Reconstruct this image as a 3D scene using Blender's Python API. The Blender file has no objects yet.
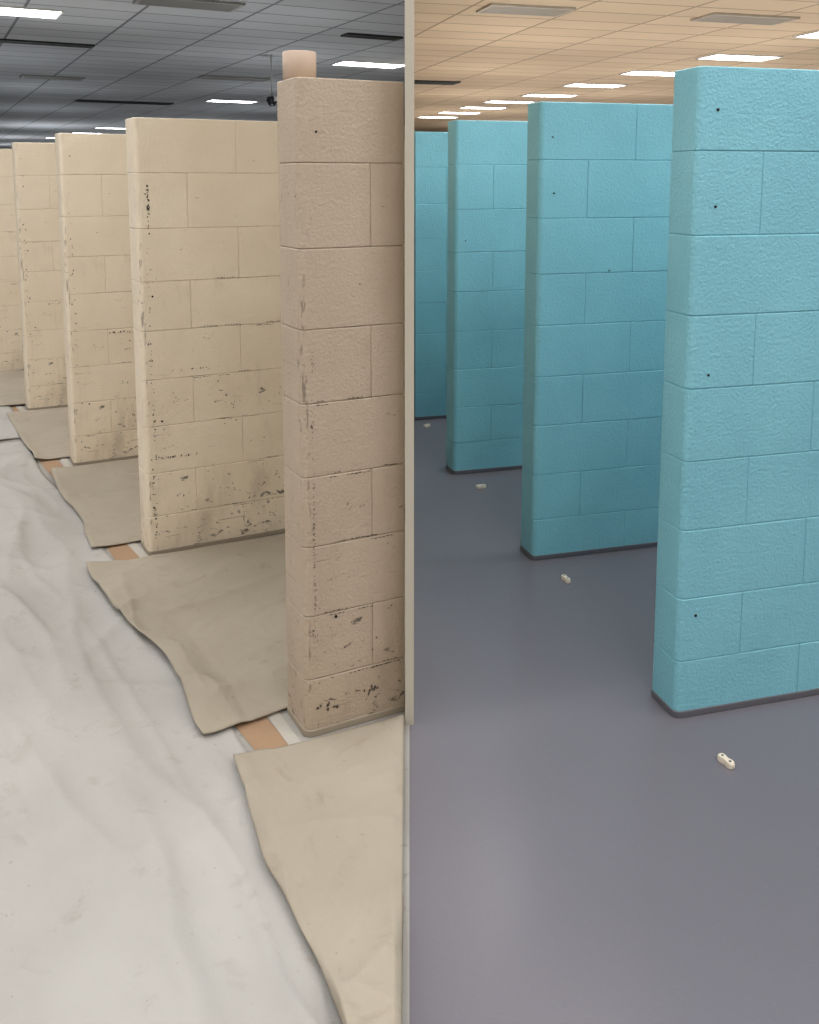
import bpy, bmesh, math, random
from mathutils import Vector, noise, Matrix
random.seed(4)
S = bpy.context.scene
S.view_settings.view_transform = 'Standard'
S.view_settings.look = 'None'
COL = S.collection

# ------------------------------------------------------------------ material helpers
def srgb(r, g, b):
    f = lambda c: (c/255/12.92) if c/255 <= .04045 else ((c/255+.055)/1.055)**2.4
    return (f(r), f(g), f(b), 1)

class NT:
    def __init__(s, name):
        s.m = bpy.data.materials.new(name); s.m.use_nodes = True
        s.t = s.m.node_tree; s.b = s.t.nodes['Principled BSDF']
    def n(s, typ, **kw):
        nd = s.t.nodes.new(typ)
        for k, v in kw.items():
            if k.startswith('i_'):
                nd.inputs[k[2:].replace('_', ' ')].default_value = v
            else: setattr(nd, k, v)
        return nd
    def l(s, a, b): s.t.links.new(a, b)
    def math(s, op, a, b=None, clamp=False):
        nd = s.n('ShaderNodeMath', operation=op); nd.use_clamp = clamp
        for i, x in enumerate((a, b)):
            if x is None: continue
            if isinstance(x, (int, float)): nd.inputs[i].default_value = x
            else: s.l(x, nd.inputs[i])
        return nd.outputs[0]
    def mapr(s, v, a, b, c, d, smooth=False):
        nd = s.n('ShaderNodeMapRange'); nd.clamp = True
        if smooth: nd.interpolation_type = 'SMOOTHSTEP'
        s.l(v, nd.inputs[0])
        for i, x in enumerate((a, b, c, d)): nd.inputs[i+1].default_value = x
        return nd.outputs[0]
    def noise(s, vec, scale, detail=4, rough=.55, dist=0):
        nd = s.n('ShaderNodeTexNoise'); s.l(vec, nd.inputs['Vector'])
        nd.inputs['Scale'].default_value = scale; nd.inputs['Detail'].default_value = detail
        nd.inputs['Roughness'].default_value = rough; nd.inputs['Distortion'].default_value = dist
        return nd.outputs['Fac']
    def mix(s, f, a, b, blend='MIX'):
        nd = s.n('ShaderNodeMix', data_type='RGBA', blend_type=blend)
        if isinstance(f, (int, float)): nd.inputs[0].default_value = f
        else: s.l(f, nd.inputs[0])
        for i, x in ((6, a), (7, b)):
            if isinstance(x, tuple): nd.inputs[i].default_value = x
            else: s.l(x, nd.inputs[i])
        return nd.outputs[2]
    def obj(s, scale=(1, 1, 1), rot=0):
        tc = s.n('ShaderNodeTexCoord'); mp = s.n('ShaderNodeMapping')
        s.l(tc.outputs['Object'], mp.inputs[0])
        mp.inputs['Scale'].default_value = scale; mp.inputs['Rotation'].default_value = (0, 0, rot)
        return mp.outputs[0]
    def bump(s, h, dist, strength=1, prev=None):
        nd = s.n('ShaderNodeBump'); s.l(h, nd.inputs['Height'])
        nd.inputs['Distance'].default_value = dist; nd.inputs['Strength'].default_value = strength
        if prev: s.l(prev, nd.inputs['Normal'])
        return nd.outputs[0]

def simple(name, col, rough=.6, metal=0, var=.08, scale=20, bump=0):
    t = NT(name); v = t.obj()
    f = t.noise(v, scale)
    dark = tuple(c*(1-var*2) for c in col[:3])+(1,)
    t.l(t.mix(f, dark, col), t.b.inputs['Base Color'])
    t.b.inputs['Roughness'].default_value = rough; t.b.inputs['Metallic'].default_value = metal
    if bump: t.l(t.bump(f, bump), t.b.inputs['Normal'])
    return t.m

def teal_mat():
    t = NT('teal_block_paint'); v = t.obj()
    big = t.noise(v, 2.2, 3); fine = t.noise(v, 110, 3, .6); mid = t.noise(v, 36, 3, .6)
    c = t.mix(t.mapr(big, .35, .65, 0, 1), srgb(124, 187, 202), srgb(133, 197, 211))
    c = t.mix(t.mapr(fine, .62, .75, 0, .35), c, srgb(90, 146, 162))
    t.l(c, t.b.inputs['Base Color'])
    t.b.inputs['Roughness'].default_value = .42
    n1 = t.bump(mid, .005, .28); n2 = t.bump(fine, .0045, .75, n1)
    t.l(n2, t.b.inputs['Normal']); return t.m
def beige_mat():
    t = NT('worn_beige_block_paint'); v = t.obj()
    big = t.noise(v, 2.5, 5); fine = t.noise(v, 110, 3, .6); mid = t.noise(v, 36, 3, .6)
    sep = t.n('ShaderNodeSeparateXYZ'); t.l(v, sep.inputs[0])
    x, z = sep.outputs[0], sep.outputs[2]
    oi = t.n('ShaderNodeObjectInfo')
    c = t.mix(t.mapr(big, .3, .7, 0, 1), srgb(228, 211, 186), srgb(240, 226, 203))
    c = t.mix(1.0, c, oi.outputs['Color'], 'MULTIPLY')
    low = t.mapr(z, .85, 0, 0, 1)
    corx = t.math('ABSOLUTE', t.math('SUBTRACT', x, .014)); cor = t.mapr(corx, 0, .03, 1, 0)
    mask = t.math('MAXIMUM', low, t.math('MULTIPLY', cor, .8))
    vg = t.obj((1, 1, .35)); g = t.noise(vg, 7, 6, .65)
    grime = t.mapr(t.math('ADD', g, t.math('MULTIPLY', mask, .12)), .60, .84, 0, .42)
    c = t.mix(grime, c, srgb(142, 127, 106))
    vv = t.obj((1.5, 1.5, .30)); rb = t.noise(vv, 30, 7, .75)
    rub = t.mapr(t.math('ADD', rb, t.math('MULTIPLY', cor, .16)), .69, .735, 0, .6)
    rub = t.math('MULTIPLY', rub, t.mapr(z, 1.45, 1.2, .15, 1))
    c = t.mix(t.math('MULTIPLY', rub, t.mapr(cor, 0, .3, .25, 1)), c, srgb(92, 80, 68))
    vs = t.obj((1, 1, 1.7)); sc = t.noise(vs, 17, 8, .74, .5)
    broad = t.noise(v, 4.0, 2)
    s2 = t.math('ADD', t.math('ADD', sc, t.math('MULTIPLY', mask, .07)), t.math('MULTIPLY', broad, .26))
    scuff = t.mapr(s2, .795, .82, 0, .85)
    c = t.mix(scuff, c, srgb(66, 58, 50))
    vh = t.obj((2.2, 2.2, 60)); h = t.noise(vh, 2.0, 3, .5)
    scr = t.math('MULTIPLY', t.mapr(h, .69, .72, 0, .5), t.mapr(z, 1.3, .5, 0, 1))
    c = t.mix(scr, c, srgb(100, 88, 74))
    t.l(c, t.b.inputs['Base Color']); t.b.inputs['Roughness'].default_value = .5
    n1 = t.bump(mid, .005, .3); n2 = t.bump(fine, .0045, .75, n1)
    t.l(n2, t.b.inputs['Normal']); return t.m
def joint_mat():
    t = NT('grimy_mortar_joint'); v = t.obj()
    a = t.noise(v, 6, 6, .7); oi = t.n('ShaderNodeObjectInfo')
    c = t.mix(t.mapr(a, .46, .56, 0, .9), srgb(208, 192, 168), srgb(84, 72, 60))
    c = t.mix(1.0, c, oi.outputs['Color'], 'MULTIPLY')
    t.l(c, t.b.inputs['Base Color']); t.b.inputs['Roughness'].default_value = .7; return t.m
def epoxy_mat():
    t = NT('grey_epoxy_floor'); v = t.obj()
    a = t.noise(v, .8, 1); b = t.noise(v, 160, 2)
    c = t.mix(t.mapr(a, .3, .7, 0, 1), srgb(109, 105, 112), srgb(114, 110, 117))
    c = t.mix(t.mapr(b, .6, .72, 0, .2), c, srgb(138, 134, 140))
    t.l(c, t.b.inputs['Base Color'])
    t.b.inputs['Roughness'].default_value = .27
    t.l(t.bump(t.noise(v, 60, 2), .0008, .3), t.b.inputs['Normal']); return t.m
def floor_before_mat():
    t = NT('dusty_vinyl_floor'); v = t.obj()
    a = t.noise(v, 2, 6); b = t.noise(v, 40, 4)
    c = t.mix(t.mapr(a, .35, .65, 0, 1), srgb(150, 145, 137), srgb(165, 161, 154))
    c = t.mix(t.mapr(b, .6, .7, 0, .4), c, srgb(120, 111, 98))
    t.l(c, t.b.inputs['Base Color']); t.b.inputs['Roughness'].default_value = .55; return t.m
def ceil_mat(name, c1, c2, cl, rot):
    t = NT(name); v = t.obj(rot=rot)
    br = t.n('ShaderNodeTexBrick'); t.l(v, br.inputs['Vector'])
    br.offset = 0; br.squash = 1
    for k, x in (('Color1', c1), ('Color2', c2), ('Mortar', cl)): br.inputs[k].default_value = x
    br.inputs['Scale'].default_value = 1; br.inputs['Mortar Size'].default_value = .018
    br.inputs['Brick Width'].default_value = 1.2; br.inputs['Row Height'].default_value = .6
    big = t.noise(t.obj(), .35, 2)
    c = t.mix(t.mapr(big, .4, .65, 0, .2), br.outputs['Color'], cl)
    t.l(c, t.b.inputs['Base Color']); t.b.inputs['Roughness'].default_value = .9; return t.m
def cloth_mat(name, ca, cb, stain, weave=260, wb=.02):
    t = NT(name); v = t.obj()
    a = t.noise(v, 1.8, 5); b = t.noise(v, 9, 6, .65, .6); w = t.noise(v, weave, 2); wr = t.noise(v, 9, 4, .5, .6)
    sm = t.noise(v, 45, 3)
    c = t.mix(t.mapr(a, .3, .7, 0, 1), ca, cb)
    c = t.mix(t.mapr(b, .58, .75, 0, .5), c, stain)
    c = t.mix(t.mapr(sm, .70, .74, 0, .5), c, stain)
    t.l(c, t.b.inputs['Base Color']); t.b.inputs['Roughness'].default_value = .92
    n1 = t.bump(wr, wb, .5); t.l(t.bump(w, .0015, .4, n1), t.b.inputs['Normal']); return t.m
def emit_mat(name, col, st):
    t = NT(name); v = t.obj()
    ck = t.noise(v, 30, 1)
    t.l(t.mix(ck, col, (1, 1, 1, 1)), t.b.inputs['Emission Color'])
    t.b.inputs['Emission Strength'].default_value = st
    t.b.inputs['Base Color'].default_value = (.9, .9, .9, 1); return t.m

M_teal, M_beige, M_epoxy, M_floorb = teal_mat(), beige_mat(), epoxy_mat(), floor_before_mat()
M_joint = joint_mat()
M_tealj = simple('teal_joint_paint', srgb(122, 185, 200), .45)
M_chip = simple('chipped_paint_dark', srgb(92, 81, 70), .85, var=.3, scale=90)
M_base = simple('dark_epoxy_base', srgb(98, 97, 103), .4)
M_mortar = simple('dusty_mortar_base', srgb(160, 146, 126), .8, bump=.002)
M_hole = simple('hole_black', srgb(28, 26, 26), .9)
M_white = cloth_mat('white_canvas', srgb(166, 162, 156), srgb(180, 176, 170), srgb(146, 137, 123), wb=.014)
M_tan = cloth_mat('natural_canvas', srgb(158, 147, 130), srgb(170, 159, 142), srgb(134, 122, 104), wb=.014)
M_kraft = simple('kraft_paper', srgb(166, 134, 104), .75, bump=.002)
M_tape = simple('masking_tape', srgb(186, 180, 168), .7)
M_tube = simple('cardboard_tube_skin', srgb(216, 192, 172), .7, var=.04)
M_frame_w = simple('light_frame_white', srgb(225, 225, 222), .5)
M_vent_g = simple('vent_grey', srgb(150, 150, 148), .5)
M_vent_d = simple('diffuser_dark', srgb(38, 38, 40), .6)
M_vent_t = simple('vent_tan', srgb(190, 180, 165), .5)
M_wallp = simple('plaster_paint', srgb(196, 188, 172), .8, scale=4)
M_wallr = simple('plaster_paint_warm', srgb(205, 190, 165), .8, scale=4)
M_shim = simple('ivory_plastic', srgb(232, 220, 200), .45, var=.03)
M_cam = simple('camera_housing', srgb(205, 205, 205), .4)
M_glass = simple('dome_dark', srgb(30, 32, 36), .15)
M_steel = simple('added_lamp_steel', srgb(120, 120, 122), .4, .8)
M_emL = emit_mat('led_panel_cool', (.97, .98, 1, 1), 13.5)
M_emR = emit_mat('led_panel_neutral', (.99, .985, 1, 1), 15.5)

# ------------------------------------------------------------------ mesh helpers
def mkobj(name, bm, mats, loc=(0, 0, 0), rot=0, parent=None, smooth=False):
    me = bpy.data.meshes.new(name); bm.normal_update(); bm.to_mesh(me); bm.free()
    if not isinstance(mats, (list, tuple)): mats = [mats]
    for m in mats: me.materials.append(m)
    if smooth:
        for p in me.polygons: p.use_smooth = True
    o = bpy.data.objects.new(name, me); COL.objects.link(o)
    o.location = loc; o.rotation_euler = (0, 0, rot)
    if parent: o.parent = parent
    return o
def box(bm, x0, x1, y0, y1, z0, z1, mi=0):
    vs = [bm.verts.new(p) for p in ((x0,y0,z0),(x1,y0,z0),(x1,y1,z0),(x0,y1,z0),(x0,y0,z1),(x1,y0,z1),(x1,y1,z1),(x0,y1,z1))]
    for f in ((0,3,2,1),(4,5,6,7),(0,1,5,4),(1,2,6,5),(2,3,7,6),(3,0,4,7)):
        bm.faces.new([vs[i] for i in f]).material_index = mi
def rrect(x0, x1, y0, y1, rl, rr, n=6):
    pts = []
    for cx, cy, a0, r in ((x0+rl, y0+rl, 180, rl), (x1-rr, y0+rr, 270, rr), (x1-rr, y1-rr, 0, rr), (x0+rl, y1-rl, 90, rl)):
        for i in range(n+1):
            a = math.radians(a0+90*i/n); pts.append((cx+r*math.cos(a), cy+r*math.sin(a)))
    return pts
def prism(bm, x0, x1, y0, y1, z0, z1, rl, rr, bev, mi=0):
    rings = []
    for ins, z in ((bev, z0), (bev*.3, z0+bev*.35), (0, z0+bev), (0, z1-bev), (bev*.3, z1-bev*.35), (bev, z1)):
        rings.append([bm.verts.new((x, y, z)) for x, y in rrect(x0+ins, x1-ins, y0+ins, y1-ins, max(rl-ins, .0008), max(rr-ins, .0008))])
    n = len(rings[0])
    for a, b in zip(rings, rings[1:]):
        for i in range(n):
            bm.faces.new((a[i], a[(i+1) % n], b[(i+1) % n], b[i])).material_index = mi
    bm.faces.new(list(reversed(rings[0]))).material_index = mi; bm.faces.new(rings[-1]).material_index = mi

CM = [1.08, 1.11, 1.07, 1.0, 1.01, .98, .99, .92, .84]
def joints(H):
    h = H/sum(CM); z = H; out = []
    for c in CM[:-1]: z -= c*h; out.append(z)
    return out
def block_wall(name, mat, jmat, basemat, loc, d, length, H, T=.15, flat_end=False, flat_far=False, color=(1,1,1,1), holes=()):
    ang = math.atan2(d[1], d[0]); bm = bmesh.new(); z0b = .014; h = H/sum(CM); z1 = H
    for k in range(9):                      # k = 0 is the TOP course
        zt = z1; zb = max(z1-CM[k]*h, z0b); z1 = zb
        off = .40 if k % 2 == 0 else .20
        xs = [0]; x = off
        while x < length-.06: xs.append(x); x += .40
        xs.append(length)
        for i in range(len(xs)-1):
            first = i == 0 and not flat_end; last = i == len(xs)-2 and not flat_far
            j = random.uniform(-.0008, .0008)
            prism(bm, xs[i], xs[i+1], 0+j, T+j, zb, zt, .021 if first else .004, .021 if last else .004, .004)
    prism(bm, .003, length-.003, .003, T-.003, .01, H-.003, .019 if not flat_end else .002, .019 if not flat_far else .002, .002, 1)
    o = mkobj(name, bm, [mat, jmat], (loc[0], loc[1], 0), ang, smooth=True)
    wn = o.modifiers.new('wn', 'WEIGHTED_NORMAL'); wn.keep_sharp = True
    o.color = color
    b2 = bmesh.new(); prism(b2, -.003 if not flat_end else 0, length, -.003, T+.003, 0, .020, .024 if not flat_end else .002, .024 if not flat_far else .002, .003)
    mkobj('cove_base', b2, basemat, parent=o, smooth=False)
    if holes:
        b3 = bmesh.new()
        for hx, hz, r in holes:
            m = Matrix.Translation((hx, -.0005, hz)) @ Matrix.Rotation(math.pi/2, 4, 'X')
            bmesh.ops.create_cone(b3, cap_ends=True, segments=12, radius1=r, radius2=r, depth=.004, matrix=m)
        mkobj('anchor_holes', b3, M_hole, parent=o)
    return o

rc = random.Random(11)
def chip(bm, x, z, w, h, y=-.0014):
    n = 10; c = bm.verts.new((x, y, z)); ring = []
    for i in range(n):
        a = 2*math.pi*i/n; k = rc.uniform(.45, 1.1)
        ring.append(bm.verts.new((x+w*k*math.cos(a), y, z+h*k*math.sin(a))))
    for i in range(n): bm.faces.new((c, ring[i], ring[(i+1) % n]))
def chips(parent, H, L, specs, extra=0, joint_frac=.35):
    """specs = (x, z, spread_x, spread_z, count, size)"""
    bm = bmesh.new()
    for x, z, sx, sz, n, s in specs:
        for _ in range(n):
            xx = x+rc.gauss(0, sx); zz = z+rc.gauss(0, sz)
            if xx < .023 or xx > L-.02 or zz < .03: continue
            chip(bm, xx, zz, s*rc.uniform(.3, 1), s*rc.uniform(.4, 1.3))
    js = joints(H)
    for _ in range(extra):
        if rc.random() < joint_frac:
            zz = rc.choice(js[2:])+rc.choice((-.005, .005)); xx = rc.uniform(.03, L-.03)
            for q in range(rc.randint(2, 6)):
                chip(bm, min(xx+q*.012, L-.02), zz+rc.uniform(-.001, .001), rc.uniform(.003, .009), rc.uniform(.001, .0022))
        else:
            zz = .03+abs(rc.gauss(0, .45)); xx = rc.uniform(.03, L-.03)
            if zz < H-.05: chip(bm, xx, zz, rc.uniform(.001, .0035), rc.uniform(.001, .0045))
    mkobj('paint_chips', bm, M_chip, parent=parent)

# ------------------------------------------------------------------ layout
DR = Vector((.9625, .2713)).normalized()
DL = Vector((.889, .459)).normalized()
ROWR = Vector((-.212, 1)).normalized(); ROWL = Vector((-.516, .857)).normalized()
HR, HL = 1.79, 1.735
CEIL = 3.4

right_pos = [(.745, 2.49), (.489, 3.607), (.226, 4.716)]
hole_sets = [[(.055, 1.68, .004), (.06, 1.43, .0035), (.06, .98, .0035), (.052, .30, .004)], [(.06, 1.45, .0035), (.05, 1.66, .003), (.30, 1.15, .003)], [(.055, 1.2, .0035)]]
for i, p in enumerate(right_pos):
    block_wall('concrete_block_partition', M_teal, M_tealj, M_base, p, DR, 2.4, HR, T=.14, holes=hole_sets[i])
for k in range(3):
    y = 5.835+k*1.11; x = .032-.237*k
    s = max(0, (.016-x)/DR.x)+.004
    block_wall('concrete_block_partition', M_teal, M_tealj, M_base, (x+DR.x*s, y+DR.y*s), DR, 2.4-s, HR, T=.14, flat_end=True)

left_pos = [(-.279, 2.395) if k == 0 else (-1.045-.7235*(k-1), 3.647+1.208*(k-1)) for k in range(8)]
for i, p in enumerate(left_pos):
    L = (-.013-p[0])/DL.x if i == 0 else min((-.02-p[0])/DL.x, 2.2)
    c = (.58, .54, .52, 1) if i == 0 else (1, 1, 1, 1)  # same paint; weaker light on the nearest wall is put into its tint
    Hh = HL+(.018 if i == 0 else 0)
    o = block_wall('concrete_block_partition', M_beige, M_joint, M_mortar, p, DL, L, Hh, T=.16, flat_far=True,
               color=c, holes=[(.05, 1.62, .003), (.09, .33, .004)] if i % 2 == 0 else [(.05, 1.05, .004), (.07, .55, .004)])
    if i == 0:
        chips(o, Hh, L, [(.032, 1.02, .002, .03, 12, .002), (.030, .62, .002, .09, 55, .0022), (.031, .40, .002, .08, 40, .0022),
                         (.035, 1.45, .003, .05, 5, .0015), (.07, .075, .012, .008, 9, .007), (.20, .09, .012, .006, 10, .006),
                         (.03, .85, .002, .05, 18, .0016), (.10, .27, .05, .03, 12, .0018)], 34)
    elif i == 1:
        chips(o, Hh, L, [(.045, 1.40, .003, .045, 34, .005), (.045, 1.15, .008, .03, 6, .003), (.10, .40, .05, .002, 22, .005),
                         (.35, .56, .010, .04, 10, .004), (.038, .7, .004, .25, 36, .004), (.5, .25, .15, .06, 36, .004),
                         (.03, .2, .005, .1, 24, .005), (.2, .75, .05, .002, 12, .0035)], 90)
    else:
        chips(o, Hh, L, [(.04, 1.0, .005, .3, 26, .005), (.25, .70, .05, .003, 14, .006), (.3, .25, .15, .1, 34, .005),
                         (.35, 1.2, .01, .05, 6, .005)], 60)

# ------------------------------------------------------------------ shell
def plane_box(name, mat, x0, x1, y0, y1, z0, z1):
    bm = bmesh.new(); box(bm, x0, x1, y0, y1, z0, z1); return mkobj(name, bm, mat)
M_cL = ceil_mat('ceiling_tiles_grey', srgb(198, 201, 206), srgb(184, 187, 193), srgb(112, 114, 119), math.atan2(-DL[1], DL[0]))
M_cR = ceil_mat('ceiling_tiles_warm', srgb(230, 207, 178), srgb(218, 195, 166), srgb(164, 142, 116), math.atan2(-DR[1], DR[0]))
Y0, Y1, XL, XR = -3.5, 62, -30, 15
plane_box('floor', M_floorb, XL, 0, Y0, Y1, -.1, 0)
plane_box('floor', M_epoxy, 0, XR, Y0, Y1, -.1, 0)
plane_box('ceiling', M_cL, XL, 0, Y0, Y1, CEIL, CEIL+.1)
plane_box('ceiling', M_cR, 0, XR, Y0, Y1, CEIL, CEIL+.1)
plane_box('wall_divider', M_wallp, -.012, .012, 2.46, Y1, 0, CEIL)
plane_box('wall_back', M_wallp, XL, XR, Y0-.1, Y0, 0, CEIL)
plane_box('wall_far', M_wallr, XL, XR, Y1, Y1+.1, 0, CEIL)
plane_box('wall_left', M_wallp, XL-.1, XL, Y0, Y1, 0, CEIL)
plane_box('wall_right', M_wallr, XR, XR+.1, Y0, Y1, 0, CEIL)

# ------------------------------------------------------------------ ceiling fixtures
def ceiling_light(x, y, d, em, w=1.18, h=.58):
    bm = bmesh.new(); f = .03
    box(bm, -w/2, w/2, -h/2, -h/2+f, -.02, 0); box(bm, -w/2, w/2, h/2-f, h/2, -.02, 0)
    box(bm, -w/2, -w/2+f, -h/2+f, h/2-f, -.02, 0); box(bm, w/2-f, w/2, -h/2+f, h/2-f, -.02, 0)
    vs = [bm.verts.new((a*(w/2-f), b*(h/2-f), -.012)) for a, b in ((-1,-1),(-1,1),(1,1),(1,-1))]
    bm.faces.new(vs).material_index = 1
    return mkobj('ceiling_light_panel', bm, [M_frame_w, em], (x, y, CEIL), math.atan2(d[1], d[0]))
def vent(x, y, d, mat, w=1.0, h=.5, slats=7):
    bm = bmesh.new(); f = .04
    box(bm, -w/2, w/2, -h/2, -h/2+f, -.025, 0); box(bm, -w/2, w/2, h/2-f, h/2, -.025, 0)
    box(bm, -w/2, -w/2+f, -h/2+f, h/2-f, -.025, 0); box(bm, w/2-f, w/2, -h/2+f, h/2-f, -.025, 0)
    box(bm, -w/2+f, w/2-f, -h/2+f, h/2-f, -.004, 0, 1)
    for i in range(slats):
        yy = -h/2+f+(h-2*f)*(i+.5)/slats
        box(bm, -w/2+f, w/2-f, yy-.018, yy+.018, -.022, -.014)
    return mkobj('ceiling_air_vent', bm, [mat, M_vent_d], (x, y, CEIL), math.atan2(d[1], d[0]))
for p in [(5.14,15.2),(4.42,17.4),(3.74,19.6),(3.17,21.9),(2.44,23.7),(1.95,25.6),(1.42,27.5),(.87,29.4),(5.75,12.9)]:
    ceiling_light(*p, DR, M_emR)
for p in [(-4.55,11.06),(-.66,16.1),(-4.31,23.5),(-10.97,35.6),(-13.2,39.4),(-16,44),(-19.4,50)]:
    ceiling_light(*p, DL, M_emL)
for y in (-2, 0, 2.0, 4.0, 6.0, 8.2):
    for x in (1.1, 3.6, 6.2):
        ceiling_light(x-.1*y*(x > 2), y, DR, M_emR)
    for x in (-1.1, -3.6, -6.4):
        ceiling_light(x-.15*max(y, 0), y, DL, M_emL)
vent(1.3, 11.0, DR, M_vent_t); vent(3.97, 11.6, DR, M_vent_t, 1.15); vent(.45, 19, DR, M_vent_d, 1.0, .5)
vent(-2.38, 10.6, DL, M_vent_g, 1.1); vent(-5.13, 13.6, DL, M_vent_d, 1.4, .25, 3); vent(-6.65, 18.1, DL, M_vent_g, 1.1)
vent(-7.0, 23.8, DL, M_vent_d, 2.3, .5, 3); vent(-3.28, 18.25, DL, M_vent_g, 1.3); vent(-.5, 13.0, DL, M_vent_d, .8, .25, 3)

def added_uplight(x, y, power, col):  # lamps added to brighten the far ceilings, hidden behind the partitions
    bm = bmesh.new(); z = .95
    T = Matrix.Translation
    bmesh.ops.create_cone(bm, cap_ends=True, segments=24, radius1=.18, radius2=.16, depth=.03, matrix=T((0, 0, .015)))
    bmesh.ops.create_cone(bm, cap_ends=True, segments=12, radius1=.018, radius2=.018, depth=z-.2, matrix=T((0, 0, (z-.2)/2+.03)))
    bmesh.ops.create_cone(bm, cap_ends=False, segments=32, radius1=.06, radius2=.36, depth=.16, matrix=T((0, 0, z-.09)))
    o = mkobj('added_fill_lamp', bm, M_steel, (x, y, 0))
    L = bpy.data.lights.new('fill_light', 'AREA'); L.shape = 'DISK'; L.size = .6; L.energy = power; L.color = col
    lo = bpy.data.objects.new('fill_light', L); COL.objects.link(lo); lo.parent = o
    lo.location = (0, 0, z-.04); lo.rotation_euler = (math.pi, 0, 0)
for y in (9.5, 13, 17, 21.5, 27):
    for x in (1.6, 4.8, 8.4):
        added_uplight(x, y, 30, (1, .95, .88))
for x, y in [(3.5, 33), (6, 40)]:
    added_uplight(x, y, 60, (1, .95, .88))
for x, y in [(-1.6,11),(-5,10.5),(-2,15),(-6.5,15),(-2.5,20),(-8,20),(-4,26),(-10,26)]:
    added_uplight(x, y, 18, (.95, .98, 1))
for x, y in [(-7,33),(-13,34),(-11,42),(-18,43),(-16,51),(-22,52),(-20,59)]:
    added_uplight(x, y, 60, (.95, .98, 1))

def dome(x, y, drop):
    bm = bmesh.new()
    bmesh.ops.create_cone(bm, cap_ends=True, segments=16, radius1=.012, radius2=.012, depth=drop, matrix=Matrix.Translation((0, 0, -drop/2)))
    bmesh.ops.create_cone(bm, cap_ends=True, segments=24, radius1=.09, radius2=.075, depth=.07, matrix=Matrix.Translation((0, 0, -drop)))
    n0 = len(bm.faces)
    bmesh.ops.create_uvsphere(bm, u_segments=24, v_segments=12, radius=.075, matrix=Matrix.Translation((0, 0, -drop-.035)))
    bm.faces.ensure_lookup_table()
    for f in bm.faces[n0:]: f.material_index = 1
    mkobj('dome_security_camera', bm, [M_cam, M_glass], (x, y, CEIL), smooth=True)
dome(-2.13, 15, .66)

# ------------------------------------------------------------------ drop cloths
def fold(p, seed, aniso, amp):
    d, q = aniso
    u = p.x*d.x+p.y*d.y; w = -p.x*d.y+p.y*d.x
    wv = noise.noise(Vector((p.x*1.3, p.y*1.3, seed)))*.25
    z = 0
    for i, (f, a) in enumerate(((1.9, 1), (4.2, .6), (9.0, .24))):
        r = 1-abs(noise.noise(Vector((u*f*q+wv, (w+wv)*f, seed+i*7.3))))*2.4
        z += a*max(0, r)**2
    r = 1-abs(noise.noise(Vector((p.x*2.0+wv*2, p.y*2.0, seed+31))))*3.4
    z += .45*max(0, r)**3
    return z*amp
WH = (3.0, (ROWL, .14), .030)

LEFT = Vector((-ROWL.y, ROWL.x))
E0 = Vector((-.267, 1.94))
def white_h(q):
    w = (q.x-E0.x)*LEFT.x+(q.y-E0.y)*LEFT.y
    s = (q.x-E0.x)*ROWL.x+(q.y-E0.y)*ROWL.y
    if w < -.12 or s > 4.05: return 0
    k = min(1, max(0, (w+.12)/.12))
    return k*(.006+fold(q, *WH))
def cloth(name, mat, fn, nu, nv, seed, aniso, amp, base=.006, over=False):
    bm = bmesh.new(); rows = []
    o0 = fn(.5, .5)
    for j in range(nv+1):
        row = []
        for i in range(nu+1):
            u, v = i/nu, j/nv; p = fn(u, v)
            e = min(u, 1-u, v, 1-v)
            q = Vector((min(p.x, -.014), p.y, 0))
            k = min(1, e*14)**.6
            z = base+fold(q, seed, aniso, amp)*(.3+.7*k)
            if over: z += white_h(q)
            row.append(bm.verts.new((q.x-o0.x, q.y-o0.y, z)))
        rows.append(row)
    for j in range(nv):
        for i in range(nu):
            bm.faces.new((rows[j][i], rows[j][i+1], rows[j+1][i+1], rows[j+1][i]))
    bmesh.ops.recalc_face_normals(bm, faces=bm.faces)
    o = mkobj(name, bm, mat, (o0.x, o0.y, 0), smooth=True)
    if o.data.polygons[0].normal.z < 0: o.data.flip_normals()
    so = o.modifiers.new('thick', 'SOLIDIFY'); so.thickness = .003; so.offset = -1
    return o

def runner(s0, s1, width, edge=0):
    def fn(u, v):
        s = s0+(s1-s0)*v
        P = E0+ROWL*s
        w0 = edge+.012*math.sin(s*2.3)+.008*math.sin(s*6.1+1)
        if P.x+LEFT.x*w0 > -.016: w0 = (P.x+.016)/(-LEFT.x)
        P2 = P+LEFT*(w0+(width-w0)*u)
        return P2+ROWL*(.05*noise.noise(Vector((u*4, s1, 2)))*v)
    return fn
cloth('canvas_drop_cloth', M_white, runner(-1.6, 3.9, 2.6, -.07), 210, 340, *WH, .004)
cloth('canvas_drop_cloth', M_white, runner(4.0, 8.2, 2.6, -.12), 90, 140, 13.0, (ROWL, .4), .022, .004)

def quad(A, B, C, D, wav=.05):
    A, B, C, D = [Vector(t) for t in (A, B, C, D)]
    def fn(u, v):
        p = (A*(1-v)+B*v)*(1-u)+(D*(1-v)+C*v)*u
        ed = noise.noise(Vector((p.x*1.9, p.y*1.9, 1.7)))*wav+noise.noise(Vector((p.x*6, p.y*6, 4.7)))*.014
        if u < .5: p = p+Vector((-ROWL.y, ROWL.x))*ed*(1-2*u)
        return p
    return fn
N = Vector((-DL.y, DL.x))
cloth('tan_drop_cloth', M_tan, quad((-.05, 1.30), (-.455, 2.28), (-.016, 2.475), (-.016, 1.10), .03), 90, 140, 21, (Vector((.8, .6)), .25), .022, .012, True)
cloth('tan_drop_cloth', M_tan, quad((-.56, 2.375), (-1.25, 3.50), (-.10, 4.05), (-.03, 2.765)), 140, 140, 33, (Vector((.85, .52)), .25), .022, .012, True)
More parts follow.
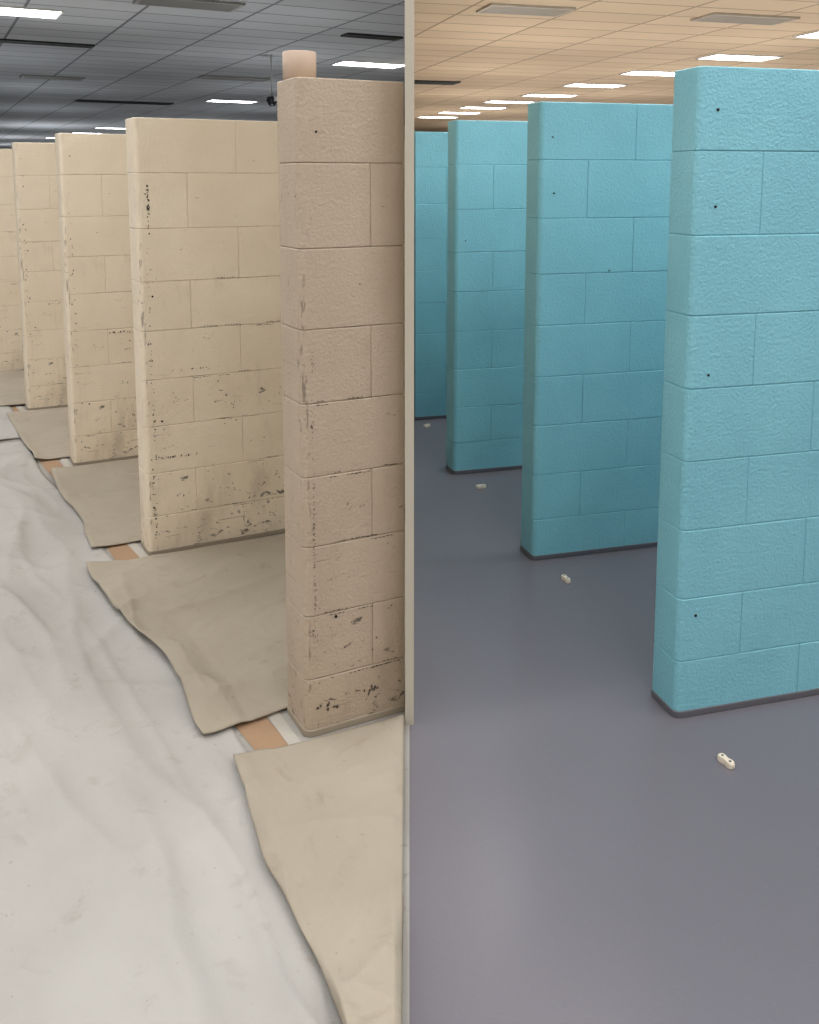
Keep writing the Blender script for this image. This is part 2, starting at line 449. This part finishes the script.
for k in range(1, 5):
    p = Vector(left_pos[k]); q = Vector(left_pos[k+1]); b = p+N*.185
    ln = min((-.05-b.x)/DL.x, 1.9); ln2 = min((-.08-q.x)/DL.x, 1.9)
    cloth('tan_drop_cloth', M_tan, quad(b+DL*-.19+N*-.02, q+DL*-.12-N*.04, q+DL*ln2-N*.05, b+DL*ln), 80, 80, 40+k*5, (Vector((.85, .5)), .35), .020, .012, True)

bm = bmesh.new()
a = Vector(left_pos[0])-ROWL*.9
def ribbon(bm, start, d, L, off, w, z, n, mi=0, seed=0):
    perp = Vector((-d.y, d.x)); prev = None
    for i in range(n+1):
        c = start+d*(L*i/n)+perp*(off+.006*math.sin(i*.9+seed))
        zz = z+.001*noise.noise(Vector((i*.7, seed, 0)))
        l = c+perp*w/2; r = c-perp*w/2
        l.x = min(l.x, -.013); r.x = min(r.x, -.013)
        cur = (bm.verts.new((l.x, l.y, zz)), bm.verts.new((r.x, r.y, zz)))
        if prev: bm.faces.new((prev[0], prev[1], cur[1], cur[0])).material_index = mi
        prev = cur
ribbon(bm, a, ROWL, 10.5, .095, .09, .002, 80)
ribbon(bm, a, ROWL, 10.5, .032, .035, .0035, 80, 1, 2)
bmesh.ops.recalc_face_normals(bm, faces=bm.faces)
mkobj('kraft_paper_strip', bm, [M_kraft, M_tape])

# ------------------------------------------------------------------ cardboard tube
bm = bmesh.new(); R, r, hh = .043, .039, .072; seg = 40
rings = [[bm.verts.new((rad*math.cos(2*math.pi*i/seg), rad*math.sin(2*math.pi*i/seg), z)) for i in range(seg)]
         for rad, z in ((R, 0), (R, hh-.002), (R-.001, hh), (r+.001, hh), (r, hh-.002), (r, 0))]
rings.append(rings[0])
for A_, B_ in zip(rings, rings[1:]):
    for i in range(seg): bm.faces.new((A_[i], A_[(i+1) % seg], B_[(i+1) % seg], B_[i]))
tp = Vector(left_pos[0])+DL*.047+N*.10
mkobj('cardboard_tube', bm, M_tube, (tp.x, tp.y, HL+.018), smooth=True)

# ------------------------------------------------------------------ plastic spacers
def spacer(x, y, ang):
    bm = bmesh.new(); out = []; L, W = .026, .0105
    for i in range(48):
        a = 2*math.pi*i/48; cx = math.cos(a); sx = math.sin(a)
        px = L*math.copysign(abs(cx)**.55, cx)
        wv = W*(1-.35*math.exp(-(px/.009)**2))
        out.append((px, wv*math.copysign(abs(sx)**.55, sx)))
    rr = [[bm.verts.new((u*k, v*k, z)) for u, v in out] for k, z in ((.92, 0), (1, .003), (1, .012), (.9, .016))]
    for A_, B_ in zip(rr, rr[1:]):
        for i in range(48): bm.faces.new((A_[i], A_[(i+1) % 48], B_[(i+1) % 48], B_[i]))
    bm.faces.new(rr[-1]); bm.faces.new(list(reversed(rr[0])))
    for cx in (-.014, .014):
        n0 = len(bm.faces)
        bmesh.ops.create_cone(bm, cap_ends=True, segments=16, radius1=.0035, radius2=.0035, depth=.001, matrix=Matrix.Translation((cx, 0, .0165)))
        bm.faces.ensure_lookup_table()
        for f in bm.faces[n0:]: f.material_index = 1
    mkobj('plastic_spacer', bm, [M_shim, M_base], (x, y, 0), ang)
spacer(.82, 2.283, 2.0); spacer(.59, 3.417, 1.9); spacer(.351, 4.509, .3); spacer(.107, 5.67, .8)

# ------------------------------------------------------------------ world, camera
w = bpy.data.worlds.new('World'); S.world = w; w.use_nodes = True
w.node_tree.nodes['Background'].inputs[0].default_value = (.5, .5, .5, 1)
w.node_tree.nodes['Background'].inputs[1].default_value = .2
cam = bpy.data.cameras.new('camera'); co = bpy.data.objects.new('camera', cam); COL.objects.link(co)
cam.sensor_fit = 'HORIZONTAL'; cam.sensor_width = 36; cam.lens = 36*950/819
cam.shift_y = -.2507; cam.clip_end = 200
co.location = (0, 0, 1.5); co.rotation_euler = (math.radians(90-7.6), 0, 0)
S.camera = co
